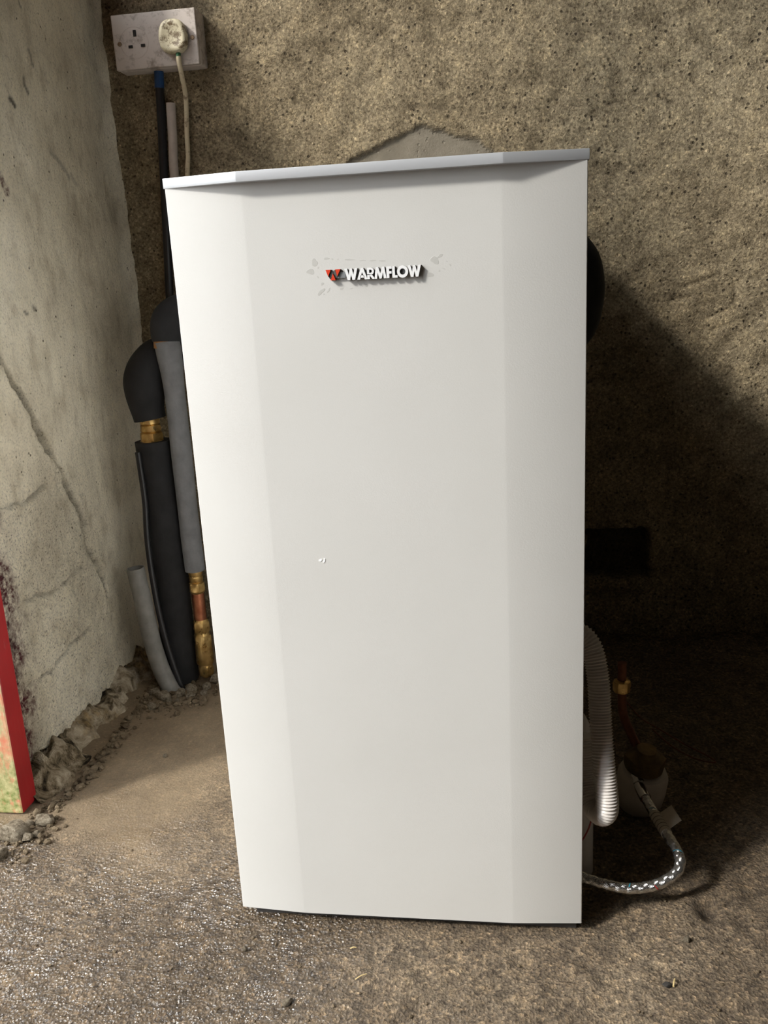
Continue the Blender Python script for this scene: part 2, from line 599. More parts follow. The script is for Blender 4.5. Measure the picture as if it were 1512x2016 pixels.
MAT_FLAKE = k.out(k.mix(bare, k.ramp(k.noise(20, 4), [(.3, (.50, .13, .075)), (.7, (.62, .24, .14))]), wood), None, k.bump(fl, .0015))
MAT_STRAW = simple('dry_straw', (.55, .42, .20), .7)
MAT_LEAF = simple('dead_leaf', (.02, .017, .014), .8)
k = M('dim_room_concrete', .95)
MAT_ROOM = k.out(k.ramp(k.noise(5, 5), [(.3, (.06, .05, .038)), (.7, (.10, .085, .065))]), None, k.bump(k.noise(60, 4), .004))

# ------------------------------------------------------------------ the setting
YW = .812          # back wall plane
XL = -.575         # left wall plane


def floor_z(x, y):
    x, y = np.asarray(x, float), np.asarray(y, float)
    dust = dust_mask(x, y)
    z = .0030 * fbm(x * 9, y * 9, 3, 1) + (1 - .8 * dust) * (.0022 * fbm(x * 60, y * 60, 3, 2))
    # scuffed hollow with a raised lip beside the boiler
    r = np.hypot((x - .285) / .055, (y - .045) / .030)
    z = z + .007 * np.exp(-r ** 2) - .010 * np.exp(-((x - .322) / .012) ** 2 - ((y - .048) / .016) ** 2)
    # broken floor in the pipe corner
    z = z - .012 * smooth(.10, .0, np.hypot(x + .46, y - .60))
    # flat under the boiler
    u = smooth(.05, .0, np.maximum(np.maximum(np.abs(x) - .19, np.abs(y - .38) - .38), 0))
    return z * (1 - u) - .0005 * u


def dust_mask(x, y):
    n = fbm(x * 7, y * 7, 3, 5) * .05
    a = smooth(-.18, -.33, x + n) * smooth(.08, .17, y + n + (x + .45) * .25)
    return np.clip(a, 0, 1)


xs = lines((-1.0, -.60, .1), (-.60, -.40, .006), (-.40, .46, .0036), (.46, .80, .008), (.80, 1.7, .1))
ys = lines((-2.0, -.30, .1), (-.30, .24, .0036), (.24, .84, .007))
Xg, Yg = np.meshgrid(xs, ys)
Zg = floor_z(Xg, Yg)
nn = fbm(Xg * 8, Yg * 8, 4, 8)
wet = smooth(.04, -.14, Xg + nn * .07) * smooth(.17, .06, Yg + .10 * nn + (Xg + .3) * .30)
wet *= .75 + .35 * np.clip(fbm(Xg * 20, Yg * 20, 3, 11), -1, 1)
dst = dust_mask(Xg, Yg)
hollow_shade = .8 * np.exp(-((Xg - .322) / .010) ** 2 - ((Yg - .048) / .014) ** 2)  # shade of the small hollow darkened into the floor colour
floor = grid_obj('floor', Xg, Yg, Zg, MAT_FLOOR, (wet * (1 - .7 * dst), dst, hollow_shade))
tag(floor, 'rough brown dirty concrete floor, wet and glistening at the front left', None, None, 'structure')

# back wall
xs = lines((-.64, .75, .0045), (.75, 1.7, .1))
zs = lines((-.06, 1.25, .0045), (1.25, 2.55, .1))
Xg, Zg = np.meshgrid(xs, zs)
Dp = .0030 * fbm(Xg * 7, Zg * 7, 3, 21) + .0020 * fbm(Xg * 40, Zg * 40, 3, 22)
# smooth mortar patch with a peaked outline above the boiler
top = np.interp(Xg, [-.20, -.147, -.09, -.045, -.02, .005, .04, .075, .10, .16], [.80, .880, .899, .921, .928, .920, .906, .897, .876, .80])
top = top + .004 * fbm(Xg * 40, Zg * 40, 2, 23)
inp = smooth(.004, -.004, Zg - top) * smooth(-.19, -.15, Xg) * smooth(.15, .10, Xg)
Dp = Dp * (1 - .8 * inp) - .005 * inp
# broken hole low at the right with a lump of mortar under it
hx = (Xg - .315) / .062
hz = (Zg - .160) / .046
hole = smooth(1.05, .9, np.maximum(np.abs(hx), np.abs(hz)) + .13 * fbm(Xg * 30, Zg * 30, 3, 24))
Dp = Dp - .03 * hole + .006 * smooth(1., .6, np.maximum(np.abs((Xg - .31) / .06), np.abs((Zg - .100) / .016)))
# scratches in the render at the right
for (a, b) in (((.40, .62), (.43, .622)), ((.46, .585), (.50, .600)), ((.47, .565), (.49, .570)), ((.42, .64), (.47, .655)), ((.50, .64), (.505, .61))):
    dd, pp, ss = seg_dist(Xg, Zg, [a, b])
    Dp = Dp - .003 * smooth(.006, .0, dd)
# darker brown in the top left corner and round the socket, plus two marks
dark_tone = smooth(-.36, -.52, Xg + .03 * fbm(Xg * 14, Zg * 14, 3, 25)) * smooth(1.08, 1.17, Zg + .02 * fbm(Xg * 10, Zg * 10, 3, 26))
dark_tone = np.maximum(dark_tone * .45, .45 * smooth(.030, .0, np.maximum(np.abs(Xg + .475) - .085, np.abs(Zg - 1.135) - .012) + .010 * fbm(Xg * 25, Zg * 25, 2, 29)))
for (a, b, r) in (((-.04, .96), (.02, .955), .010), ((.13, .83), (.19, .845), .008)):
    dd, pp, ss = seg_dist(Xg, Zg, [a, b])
    dark_tone = np.maximum(dark_tone, .45 * smooth(r, 0, dd))
bw = grid_obj('wall_back', Xg, np.full_like(Xg, YW) - Dp, Zg, MAT_BACK, (inp, dark_tone, hole * .8))
tag(bw, 'rough sandy concrete back wall with a smooth grey mortar patch', None, None, 'structure')

# left wall with crack and block joints
ys = lines((.178, .835, .0032))
tz = np.r_[np.linspace(0, 1, 340)]
Yg, Tg = np.meshgrid(ys, tz)
zlow = np.interp(Yg, [.17, .279, .344, .418, .473, .537, .603, .662, .84], [.050, .036, .022, .013, .012, .022, .026, .024, .02])
zlow = zlow + .004 * fbm(Yg * 40, Yg * 0, 3, 31)
Zg = zlow + (1.188 - zlow) * Tg
Dx = .0040 * fbm(Yg * 5, Zg * 5, 3, 32) + .0010 * fbm(Yg * 35, Zg * 35, 3, 33)
crack = [(.325, .635), (.3453, .5976), (.372, .552), (.3984, .5042), (.418, .462), (.4398, .4427), (.452, .425), (.470, .392), (.494, .348), (.510, .298), (.520, .262), (.5345, .2395), (.55, .205), (.556, .17)]
wob = .0035 * fbm(Yg * 60, Zg * 60, 3, 34)
dd, pp, ss = seg_dist(Yg + wob, Zg + wob * .7, crack)
sd = -dd * ss                                    # positive on the upper-right side
wid = np.interp(pp, [0, .12, .30, .42, .5, .6, .8, .95, 1], [.003, .007, .020, .016, .008, .017, .020, .016, .006])
inl = (pp > .001) & (pp < .999)
dark = smooth(.0075, .0020, np.abs(sd - .0015)) * inl * np.clip(.75 + .6 * fbm(Yg * 50, Zg * 50, 2, 35), 0, 1) * smooth(0, .08, pp)
groove = smooth(wid, wid * .55, sd) * smooth(-.002, .001, sd) * inl
Dx = Dx - .020 * dark - groove * (.009 * smooth(wid, 0, sd) + .003) + groove * .003 * fbm(Yg * 110, Zg * 110, 3, 40)
below = np.where(ss > 0, 1.0, 0.0) * smooth(.66, .56, Zg) * smooth(.0, .004, dd)
Dx = Dx + .003 * below
joint = np.zeros_like(Yg)
for pts, w, dep in (([(.20, .395), (.29, .400), (.345, .395), (.40, .405)], .004, .004), ([(.31, .260), (.40, .245), (.47, .252), (.53, .245)], .004, .005),
                    ([(.27, .140), (.36, .135), (.41, .150), (.50, .14)], .004, .004), ([(.43, .14), (.45, .2), (.445, .25)], .003, .003)):
    d2, p2, s2 = seg_dist(Yg + wob, Zg + wob, pts)
    jn = smooth(w * 1.3, 0, d2) * np.clip(.55 + .7 * fbm(Yg * 30, Zg * 30, 2, 36), 0, 1)
    Dx = Dx - dep * 1.5 * jn
    joint = np.maximum(joint, jn)
expo = smooth(.46, .26, Zg + .05 * fbm(Yg * 8, Zg * 8, 3, 37)) * smooth(.62, .50, Yg)
Dx = Dx + expo * .0025 * fbm(Yg * 70, Zg * 70, 3, 38)
# plaster cove into the back corner
Dx = Dx + .018 * smooth(.775, .83, Yg) ** 2
paint = 1.2 * smooth(.300, .245, Yg + .025 * fbm(Yg * 25, Zg * 25, 3, 39)) * smooth(.48, .40, Zg)
paint = np.maximum(paint, 1.4 * smooth(.010, .004, seg_dist(Yg, Zg, [(.418, .842), (.428, .825)])[0]))
dirt = np.zeros_like(Yg)
for pts, w, a in (([(.478, .953), (.488, .948)], .007, .9), ([(.52, .985), (.53, .97)], .005, .7), ([(.545, 1.03), (.553, 1.01)], .004, .6),
                  ([(.575, .895), (.62, .862)], .007, .40), ([(.63, .868), (.645, .852)], .006, .3),
                  ([(.53, 1.11), (.54, 1.085)], .003, .7), ([(.43, .66), (.435, .655)], .005, .7), ([(.455, .668), (.46, .664)], .005, .7)):
    d2, p2, s2 = seg_dist(Yg + .5 * wob, Zg + wob, pts)
    dirt = np.maximum(dirt, a * smooth(w, w * .3, d2))
dirt = np.maximum(dirt, .97 * dark)
dirt = np.maximum(dirt, .55 * joint)
dirt = np.maximum(dirt, groove * (.28 + .25 * fbm(Yg * 90, Zg * 90, 3, 44)))
dirt = np.maximum(dirt, .5 * smooth(.31, .24, Yg + .03 * fbm(Yg * 20, Zg * 20, 3, 45)) * smooth(.30, .20, Zg) * np.clip(.6 + .6 * fbm(Yg * 35, Zg * 35, 3, 46), 0, 1))
Xg = XL + Dx
# fold the bottom edge back so the wall overhangs its footing
Xg = np.vstack([Xg[:1] - .06, Xg[:1] - .004, Xg])
Yg2 = np.vstack([Yg[:1], Yg[:1], Yg])
Zg2 = np.vstack([Zg[:1] + .004, Zg[:1] - .0015, Zg])
ext = lambda a: np.vstack([a[:1], a[:1], a])
lw = grid_obj('wall_left', Xg, Yg2, Zg2, MAT_LEFT, (ext(np.maximum(expo, groove)), ext(paint), ext(dirt)), flip=True)
tag(lw, 'old grey plastered left wall with a long diagonal crack', None, None, 'structure')
bm_obj('wall_core', box_bm((XL - .14, .185, .06), (XL - .04, .84, 1.188)), MAT_ROOM, lw)
bm_obj('lintel', box_bm((XL - .14, -1.10, 2.20), (XL - .002, .84, 2.55)), MAT_ROOM, lw)
bm_obj('door_pier', box_bm((XL - .14, -2.0, -.02), (XL - .002, -1.10, 2.55)), MAT_ROOM, lw)
bm_obj('sun_block_pier', box_bm((XL - .14, .665, 1.188), (XL - .002, .84, 2.20)), MAT_ROOM, lw)  # unseen pier added to keep direct sun off the socket
bm_obj('added_sill', box_bm((XL - .14, .178, 1.184), (XL + .002, .665, 1.196), .002), MAT_ROOM, lw)  # lower edge of an unseen opening, shaped to let sun onto the back wall

# footing under the left wall
ys = lines((.20, .80, .004))
ts = np.linspace(0, 1, 40)
Yg, Tg = np.meshgrid(ys, ts)
xout = np.interp(Yg, [.18, .23, .27, .34, .40, .47, .55, .80], [-.522, -.512, -.505, -.509, -.508, -.507, -.515, -.53])
ztop = np.interp(Yg, [.17, .279, .344, .418, .473, .537, .603, .662, .84], [.046, .030, .016, .008, .007, .017, .021, .018, .012])
prof = Tg
Xf = -.600 + (xout + .600) * prof
Zf = ztop + .006 - (ztop + .020) * smooth(.25, 1.0, Tg) + .003
ch = fbm(Yg * 22, Tg * 1.6, 4, 41)
rg = 1 - np.abs(fbm(Yg * 26 + Tg * 2.0, Tg * 2.4, 3, 42))
env = np.sin(np.pi * np.clip(Tg * .9 + .1, 0, 1))
Zf = Zf + env * (.012 * ch + .016 * (rg - .6))
Xf = Xf + env * .007 * fbm(Yg * 30, Tg * 4, 3, 43)
ft = grid_obj('trim_1', Xf, Yg, Zf, MAT_FOOT, flip=True)
tag(ft, 'crumbling stone and clay footing along the bottom of the left wall', None, None, 'structure')

# rest of the room (ceiling, right wall, wall behind the camera)
tag(bm_obj('ceiling', box_bm((-.75, -2.05, 2.55), (1.75, .95, 2.61)), MAT_ROOM), 'low dark ceiling over the boiler room', None, None, 'structure')
tag(bm_obj('wall_right', box_bm((1.65, -2.05, -.02), (1.72, .95, 2.55)), MAT_ROOM), 'dim concrete wall at the right', None, None, 'structure')
tag(bm_obj('wall_front', box_bm((-.75, -2.05, -.02), (1.65, -2.0, 2.55)), MAT_ROOM), 'dim concrete wall opposite the boiler', None, None, 'structure')

# unseen ground and wall outside the doorway, added to cut sky light
tag(bm_obj('ground_light_block', box_bm((-6.0, -7.0, -.06), (-.72, 5.0, -.02)), MAT_ROOM), 'added dark ground outside the doorway, blocking light from below', None, None, 'structure')
tag(bm_obj('sky_block_wall', box_bm((-2.75, -2.2, -.02), (-2.60, 5.0, 1.15)), MAT_ROOM), 'added low dark wall outside the doorway, blocking low sky light', None, None, 'structure')

# red door frame: the far post shows at the left edge of the view
df = empty('door_1', (-.58, .19, 0))
tag(df, 'red painted wooden door frame post, outer face flaking and green with algae', None, None, 'structure')


def post(y0, y1, name='door_post'):
    bm = box_bm((-.66, y0, .004), (-.5425, y1, 2.20), .0025, 2)
    o = bm_obj(name, bm, [MAT_REDPOST, MAT_FLAKE], None)
    for p in o.data.polygons:
        if abs(p.normal.y) > .8: p.material_index = 1
    adopt(df, o)
    return o


post(.1715, .2085)
post(-1.10, -1.06)
hd = bm_obj('door_head', box_bm((-.66, -1.06, 2.16), (-.5425, .1715, 2.20), .002), MAT_REDPOST)
adopt(df, hd)

# ------------------------------------------------------------------ boiler
W2, ZB, HT = .185, .0123, .7669      # half width, panel bottom, panel top
CW, CD = .0717, .0050                # chamfer width and depth
boiler = empty('heating_boiler', (0, .38, 0))
tag(boiler, 'tall white boiler cabinet with folded front panel and WARMFLOW badge', 'boiler')
t_ = .0012
out_ = [(-W2, .030), (-W2, CD), (-W2 + CW, 0), (W2 - CW, 0), (W2, CD), (W2, .030)]
inn_ = [(W2 - t_, .030), (W2 - t_, CD + t_), (W2 - CW, t_), (-W2 + CW, t_), (-W2 + t_, CD + t_), (-W2 + t_, .030)]
bm = prism_bm(out_ + inn_, ZB, HT)
ed = [e for e in bm.edges if abs(e.verts[0].co.z - e.verts[1].co.z) > .1 and max(e.verts[0].co.y, 0) < CD + .0005]
bmesh.ops.bevel(bm, geom=ed, offset=.0012, segments=3, profile=.5, affect='EDGES')
fp = bm_obj('front_panel', bm, MAT_WHITE, None, True, 25)
fp['label'] = 'white folded front panel'
body = bm_obj('body', box_bm((-.1835, .0315, .0135), (.1835, .752, .766), .002), MAT_SHEET)
plinth = bm_obj('plinth', box_bm((-.172, .012, .0), (.180, .740, .0135), .001), MAT_DARKMETAL)
# lid: same width, deeper chamfer, turned-down rim
E_, LT = .0100, .0088
lidp = [(-W2 - .0012, .756), (-W2 - .0012, CD), (-W2 + .0704, -E_), (W2 - .0704, -E_), (W2 + .0012, CD), (W2 + .0012, .756)]
lid = bm_obj('lid', prism_bm(lidp, HT, HT + LT, .0007), MAT_LID, None, True, 28)
lid['label'] = 'silver grey lid with turned down rim'
adopt(boiler, fp, body, plinth, lid)

# badge --------------------------------------------------------------
badge = empty('badge', (-.001, -.001, .685))
badge.parent = boiler
badge.matrix_parent_inverse = Matrix.Translation(-Vector(boiler.location))
bpy.context.view_layer.update()


def adopt_badge(o):
    o.parent = badge
    o.matrix_parent_inverse = Matrix.Translation(-Vector(badge.location))


YF, YBk = -.0042, .0002


def plate(name, polys, face_mat, depth=(YF, YBk)):
    """polys: outlines (x,z) in metres or (outer, inner) pairs with equal counts"""
    bm = bmesh.new()
    for pg in polys:
        if isinstance(pg, tuple):
            o_, i_ = pg
            n = len(o_)
            r = [[bm.verts.new((p[0], y, p[1])) for p in loop] for loop in (o_, i_) for y in depth]
            of, ob, if_, ib = r
            for a in range(n):
                b = (a + 1) % n
                bm.faces.new([of[a], of[b], if_[b], if_[a]])
                bm.faces.new([ob[b], ob[a], ib[a], ib[b]])
                bm.faces.new([of[b], of[a], ob[a], ob[b]])
                bm.faces.new([if_[a], if_[b], ib[b], ib[a]])
        else:
            n = len(pg)
            f_ = [bm.verts.new((p[0], depth[0], p[1])) for p in pg]
            b_ = [bm.verts.new((p[0], depth[1], p[1])) for p in pg]
            bm.faces.new(f_)
            bm.faces.new(list(reversed(b_)))
            for a in range(n):
                bm.faces.new([f_[a], b_[a], b_[(a + 1) % n], f_[(a + 1) % n]])
    o = bm_obj(name, bm, [face_mat, MAT_BADGE])
    for p in o.data.polygons:
        c = p.center
        p.material_index = 0 if abs(p.normal.y) > .9 and c.y < depth[0] + 1e-4 else 1  # front faces take the face colour, sides and back a darker grey
    adopt_badge(o)
    return o


def circ(cx_, cz_, rx, rz, n=32, a0=0, a1=2 * math.pi, closed=True):
    k_ = n if closed else n - 1
    return [(cx_ + rx * math.cos(a0 + (a1 - a0) * i / k_), cz_ + rz * math.sin(a0 + (a1 - a0) * i / k_)) for i in range(n)]


GW = ([[(0, 1), (.27, 1), (.405, .45), (.525, 1), (.735, 1), (.855, .45), (.99, 1), (1.26, 1), (.99, 0), (.74, 0), (.63, .50), (.52, 0), (.27, 0)]], 1.24)
GA = ([([(0, 0), (.24, 0), (.31, .18), (.68, .18), (.75, 0), (.99, 0), (.60, 1), (.39, 1)], None)], .97)
arc = circ(.40, .68, .32, .32, 9, math.pi / 2, -math.pi / 2 + .25, False)
arci = circ(.38, .68, .14, .14, 9, math.pi / 2, -math.pi / 2, False)
GLY = {}
GLY['W'] = GW
GLY['A'] = ([[(0, 0), (.27, 0), (.495, .64), (.72, 0), (.99, 0), (.62, 1), (.37, 1)], [(.27, .15), (.72, .15), (.65, .37), (.34, .37)]], .95)
GLY['R'] = ([([(.05, 1)] + arc + [(.05, .36)], [(.26, .82)] + arci + [(.26, .54)]), [(.05, 0), (.30, 0), (.30, .42), (.05, .42)],
             [(.27, .40), (.50, .40), (.80, 0), (.53, 0), (.27, .36)]], .78)
GLY['M'] = ([[(0, 0), (.25, 0), (.31, .52), (.47, 0), (.67, 0), (.83, .52), (.89, 0), (1.14, 0), (.98, 1), (.74, 1), (.57, .45), (.40, 1), (.16, 1)]], 1.14)
GLY['F'] = ([[(.06, 0), (.32, 0), (.32, .38), (.54, .38), (.54, .59), (.32, .59), (.32, .79), (.58, .79), (.58, 1), (.06, 1)]], .58)
GLY['L'] = ([[(.06, 0), (.56, 0), (.56, .22), (.32, .22), (.32, 1), (.06, 1)]], .54)
GLY['O'] = ([(circ(.54, .5, .53, .53), circ(.54, .5, .27, .27))], 1.07)

gap, total = -.035, 0
word = 'WARMFLOW'
for ch_ in word: total += GLY[ch_][1] + gap
total -= gap
Hh = .0098
scx = .0676 / total
xcur = -.0252
for ch_ in word:
    polys, adv = GLY[ch_]
    tr = lambda L: [(xcur + p[0] * scx, .6800 + p[1] * Hh) for p in L]
    plate('letter', [(tr(p[0]), tr(p[1])) if isinstance(p, tuple) else tr(p) for p in polys], MAT_LETTER)
    xcur += (adv + gap) * scx
for tri in ([(-.0420, .6898), (-.0373, .6898), (-.0399, .6838)], [(-.0334, .6898), (-.0286, .6898), (-.0318, .6838)],
            [(-.0356, .6862), (-.0380, .6806), (-.0334, .6806)]):
    plate('red_triangle', [tri], MAT_RED)
plate('badge_bar', [[(-.0345, .6872), (-.0245, .6872), (-.0245, .6822), (-.0325, .6822)]], MAT_BADGEBAR, (-.0026, .0002))
plate('badge_strip', [[(-.0250, .6875), (.0405, .6875), (.0405, .6825), (-.0250, .6825)]], MAT_BADGEBAR, (-.0016, .0002))
# dark bars between the triangles
plate('badge_link', [[(-.0368, .6897), (-.0350, .6866), (-.0385, .6815), (-.0399, .6838)], [(-.0340, .6895), (-.0356, .6866), (-.0338, .6812), (-.0318, .6838)]], MAT_BADGE, (-.0030, .0002))


def blob(name, cx_, cz_, rx, rz, rot, seed, mat, y0=-.00007, y1=.0001):
    rr = random.Random(seed)
    ph = [rr.uniform(0, 6.28) for _ in range(3)]
    pts = []
    for i in range(22):
        a = 2 * math.pi * i / 22
        f = 1 + .18 * math.sin(2 * a + ph[0]) + .12 * math.sin(3 * a + ph[1]) + .06 * math.sin(5 * a + ph[2])
        x_, z_ = rx * f * math.cos(a), rz * f * math.sin(a)
        pts.append((cx_ + x_ * math.cos(rot) - z_ * math.sin(rot), cz_ + x_ * math.sin(rot) + z_ * math.cos(rot)))
    bm = bmesh.new()
    base = [bm.verts.new((p[0], y1, p[1])) for p in pts]
    topv = [bm.verts.new((cx_ + (p[0] - cx_) * .9, y0, cz_ + (p[1] - cz_) * .9)) for p in pts]
    bm.faces.new(topv)
    for i in range(22):
        bm.faces.new([base[i], base[(i + 1) % 22], topv[(i + 1) % 22], topv[i]])
    o = bm_obj(name, bm, mat, None, False)
    adopt(boiler, o)
    return o


for i, (x_, z_, rx, rz, rt) in enumerate([
        (-.0564, .6890, .0042, .0035, .3), (-.0522, .6965, .0032, .0048, -.3), (.0545, .6930, .0045, .0046, .6), (.0592, .6962, .0034, .0016, .35),
        (.0502, .6809, .0034, .0026, .2), (-.0480, .6712, .0050, .0022, .7), (-.0465, .6780, .0022, .0013, .3), (-.0411, .6994, .0030, .0013, .05),
        (-.0360, .6988, .0012, .0007, 0), (-.0310, .6984, .0008, .0007, 0), (-.0210, .6974, .0055, .0005, -.03), (-.0090, .6962, .0032, .0004, 0),
        (.0000, .6956, .0036, .0007, -.05), (.0086, .6949, .0042, .0006, 0), (-.0293, .6730, .0026, .0011, .15), (-.0410, .6722, .0030, .0010, .9),
        (-.0203, .6728, .0018, .0005, .1), (-.0065, .6742, .0013, .0011, 0), (.0678, .6882, .0012, .0010, 0), (.0583, .6837, .0010, .0012, .5),
        (.0620, .6855, .0018, .0004, -.4), (.0650, .6915, .0008, .0006, 0), (-.0492, .6920, .0010, .0011, 0), (-.0500, .6840, .0007, .0014, .2), (-.0455, .6690, .0010, .0008, 0)]):
    blob('glue_mark', x_, z_, rx * .8, rz * .8, rt, 40 + i, MAT_RESIDUE)
for i, (x_, z_, rx, rz, rt) in enumerate([(-.0665, .4190, .0016, .0012, .3), (-.0630, .4180, .0018, .0009, .9), (-.0625, .4205, .0008, .0006, 0)]):
    blob('paint_chip', x_, z_, rx, rz, rt, 90 + i, MAT_CHIP, -.0004)

# ------------------------------------------------------------------ double socket on the back wall
sock = empty('wall_socket', (-.461, YW, 1.0434))
tag(sock, 'grubby white double socket on a surface box at the top left', 'socket')
fy = YW - .040
bx = bm_obj('back_box', box_bm((-.5345, fy + .008, 1.0435), (-.3865, YW + .004, 1.1300), .005, 3), MAT_SOCKET, None, True, 40)
fpz = bm_obj('face_plate', box_bm((-.5350, fy, 1.0440), (-.3875, fy + .009, 1.1295), .0022, 3), MAT_SOCKET, None, True, 40)
adopt(sock, bx, fpz)
for sx in (-.4985, -.4240):
    ring = lathe('socket_ring', [(.0200, 0), (.0235, 0), (.0240, .0006), (.0255, .0006), (.0258, 0)], (sx, fy + .0002, 1.0850), MAT_SOCKET, None, 36, (0, -1, 0))
    adopt(sock, ring)
for sx, sz, w_, h_ in ((-.4955, 1.0990, .0026, .0048), (-.5050, 1.0790, .0036, .0022), (-.4830, 1.0795, .0036, .0022)):
    s_ = bm_obj('pin_slot', box_bm((sx - w_, fy - .0014, sz - h_), (sx + w_, fy + .004, sz + h_), .0002, 1), MAT_SLOT)
    adopt(sock, s_)
for sx, sz in ((-.5240, 1.0845), (-.3960, 1.0845)):
    s_ = lathe('screw', [(.0036, 0), (.0036, .0008), (.0030, .0014), (.0003, .0016)], (sx, fy + .0002, sz), MAT_SCREW, None, 16, (0, -1, 0))
    adopt(sock, s_)

plug = empty('mains_plug', (-.4235, fy, 1.083))
tag(plug, 'dirty cream plug in the double socket with a cream flex hanging down', 'plug')
# rounded plug body
bm = bmesh.new()
outl = []
for i in range(36):
    a = 2 * math.pi * i / 36
    c_, s_ = math.cos(a), math.sin(a)
    e_ = 2.8
    x_ = .0243 * math.copysign(abs(c_) ** (2 / e_), c_)
    z_ = .0262 * math.copysign(abs(s_) ** (2 / e_), s_)
    x_ *= 1 - .10 * max(0, z_ / .0255)
    outl.append((x_, z_))
prev = None
for (yy, f) in ((.0, .97), (-.003, 1.0), (-.009, 1.0), (-.0125, .96), (-.0142, .88), (-.0150, .74), (-.0142, .66)):
    cur = [bm.verts.new((-.4262 + p[0] * f, fy + yy - .001, 1.0865 + p[1] * f)) for p in outl]
    if prev:
        for i in range(36):
            bm.faces.new([prev[i], prev[(i + 1) % 36], cur[(i + 1) % 36], cur[i]])
    else:
        bm.faces.new(cur)
    prev = cur
bm.faces.new(prev)
pb = bm_obj('plug_body', bm, MAT_PLUG, None, True, 40)
gs = tube('cord_sleeve', [(-.4205, fy - .008, 1.064), (-.4205, fy - .008, 1.0555)], .0042, MAT_GREEN, None, 14)
flex = catmull([(-.4205, fy - .008, 1.0575), (-.4205, fy - .007, 1.045), (-.4210, fy + .002, 1.025), (-.4265, YW - .014, 1.000), (-.4300, YW - .010, .968),
                (-.4330, YW - .009, .940), (-.4350, YW - .009, .905), (-.4400, YW - .009, .870), (-.4420, YW - .010, .80), (-.42, YW - .012, .70), (-.36, YW - .016, .62), (-.26, YW - .022, .60)], 10)
fx = tube('flex', flex, .0042, MAT_CABLE, None, 12)
adopt(plug, pb, gs, fx)

# black conduit with blue tape, under the socket
cond = empty('black_conduit', (-.490, .79, .66))
tag(cond, 'thin black conduit with blue tape running down from the double socket', 'conduit')
cp = catmull([(-.4700, YW - .014, 1.0440), (-.4725, YW - .012, 1.015), (-.4765, YW - .012, .95), (-.4810, YW - .012, .889), (-.4890, YW - .012, .77), (-.4968, YW - .012, .655), (-.500, YW - .012, .56), (-.500, YW - .012, .30), (-.500, YW - .012, .02)], 8)
ct = tube('conduit_tube', cp, .0075, MAT_BLACKPVC, None, 16)
bt = tube('blue_tape', [(-.4700, YW - .014, 1.0435), (-.4714, YW - .013, 1.030), (-.4728, YW - .012, 1.018)], .0083, MAT_BLUETAPE, None, 16)
adopt(cond, ct, bt)

# pale conduit stub beside it
pc = tube('pale_conduit', catmull([(-.4565, YW - .009, .9930), (-.4600, YW - .009, .93), (-.4636, YW - .009, .8795), (-.468, YW - .009, .70), (-.470, YW - .009, .40), (-.472, YW - .009, .0)], 8),
          .0082, MAT_PINKPVC, None, 18, None, True, .8)
tag(pc, 'dusty pale open-ended conduit beside the black conduit', 'conduit')

# ------------------------------------------------------------------ lagged pipes in the left corner
gp = empty('grey_lagged_pipe', (-.4280, .600, 0))
tag(gp, 'heating pipe in pale grey foam lagging ending in brass fittings above the floor', 'pipe')
gx, gy = -.4285, .600


def lag_r(base, amp, ph):
    return lambda t, s: base * (1 + amp * math.sin(s * 40 + ph) + amp * .6 * math.sin(s * 95 + ph * 2))


p_ = tube('lagging', catmull([(gx, gy, .205), (gx - .001, gy, .30), (gx - .0005, gy, .45), (gx - .001, gy, .54), (gx - .003, gy + .001, .575), (gx - .005, gy + .002, .598)], 8),
          lambda t, s: .0172 * (1 + .02 * math.sin(s * 40)) * (1 + .22 * smooth(.80, 1.0, t)), MAT_FOAM_GREY, None, 24)
el = tube('elbow_lagging', catmull([(-.4330, .604, .598), (-.4325, .606, .616), (-.4270, .612, .634), (-.408, .625, .645), (-.37, .65, .648), (-.33, .68, .649)], 8),
          lambda t, s: .0245 + .004 * math.sin(min(1, t * 4) * math.pi / 2), MAT_FOAM_BLK, None, 24)
el['label'] = 'black elbow lagging'
cg = tube('bare_copper', [(-.4355, .602, .588), (-.4350, .603, .612)], .0200, MAT_ORANGE, None, 20)
adopt(gp, p_, el, cg)
nut1 = lathe('brass_nut', [(.0085, .0), (.0105, .002), (.0128, .006), (.0135, .008), (.0142, .010), (.0142, .021), (.0130, .0225), (.0105, .024), (.0118, .027), (.0122, .033), (.0108, .035), (.0125, .040), (.0125, .047), (.0095, .049)],
             (gx, gy, .160), MAT_BRASS, None, 30, (0, 0, 1), {4, 5})
cop = lathe('copper_tail', [(.0112, 0), (.0112, .062)], (gx, gy, .103), MAT_COPPER, None, 24)
nut2 = lathe('brass_nut', [(.0090, -.006), (.0125, -.002), (.0140, .001), (.0140, .012), (.0125, .0145), (.0120, .018), (.0152, .020), (.0158, .024), (.0150, .058), (.0160, .061), (.0160, .072), (.0135, .076), (.0130, .080), (.0152, .083), (.0152, .098), (.0128, .101), (.0115, .104)],
             (gx, gy, .010), MAT_BRASS, None, 30, (0, 0, 1), {2, 3, 9, 10, 13, 14})
adopt(gp, nut1, cop, nut2)

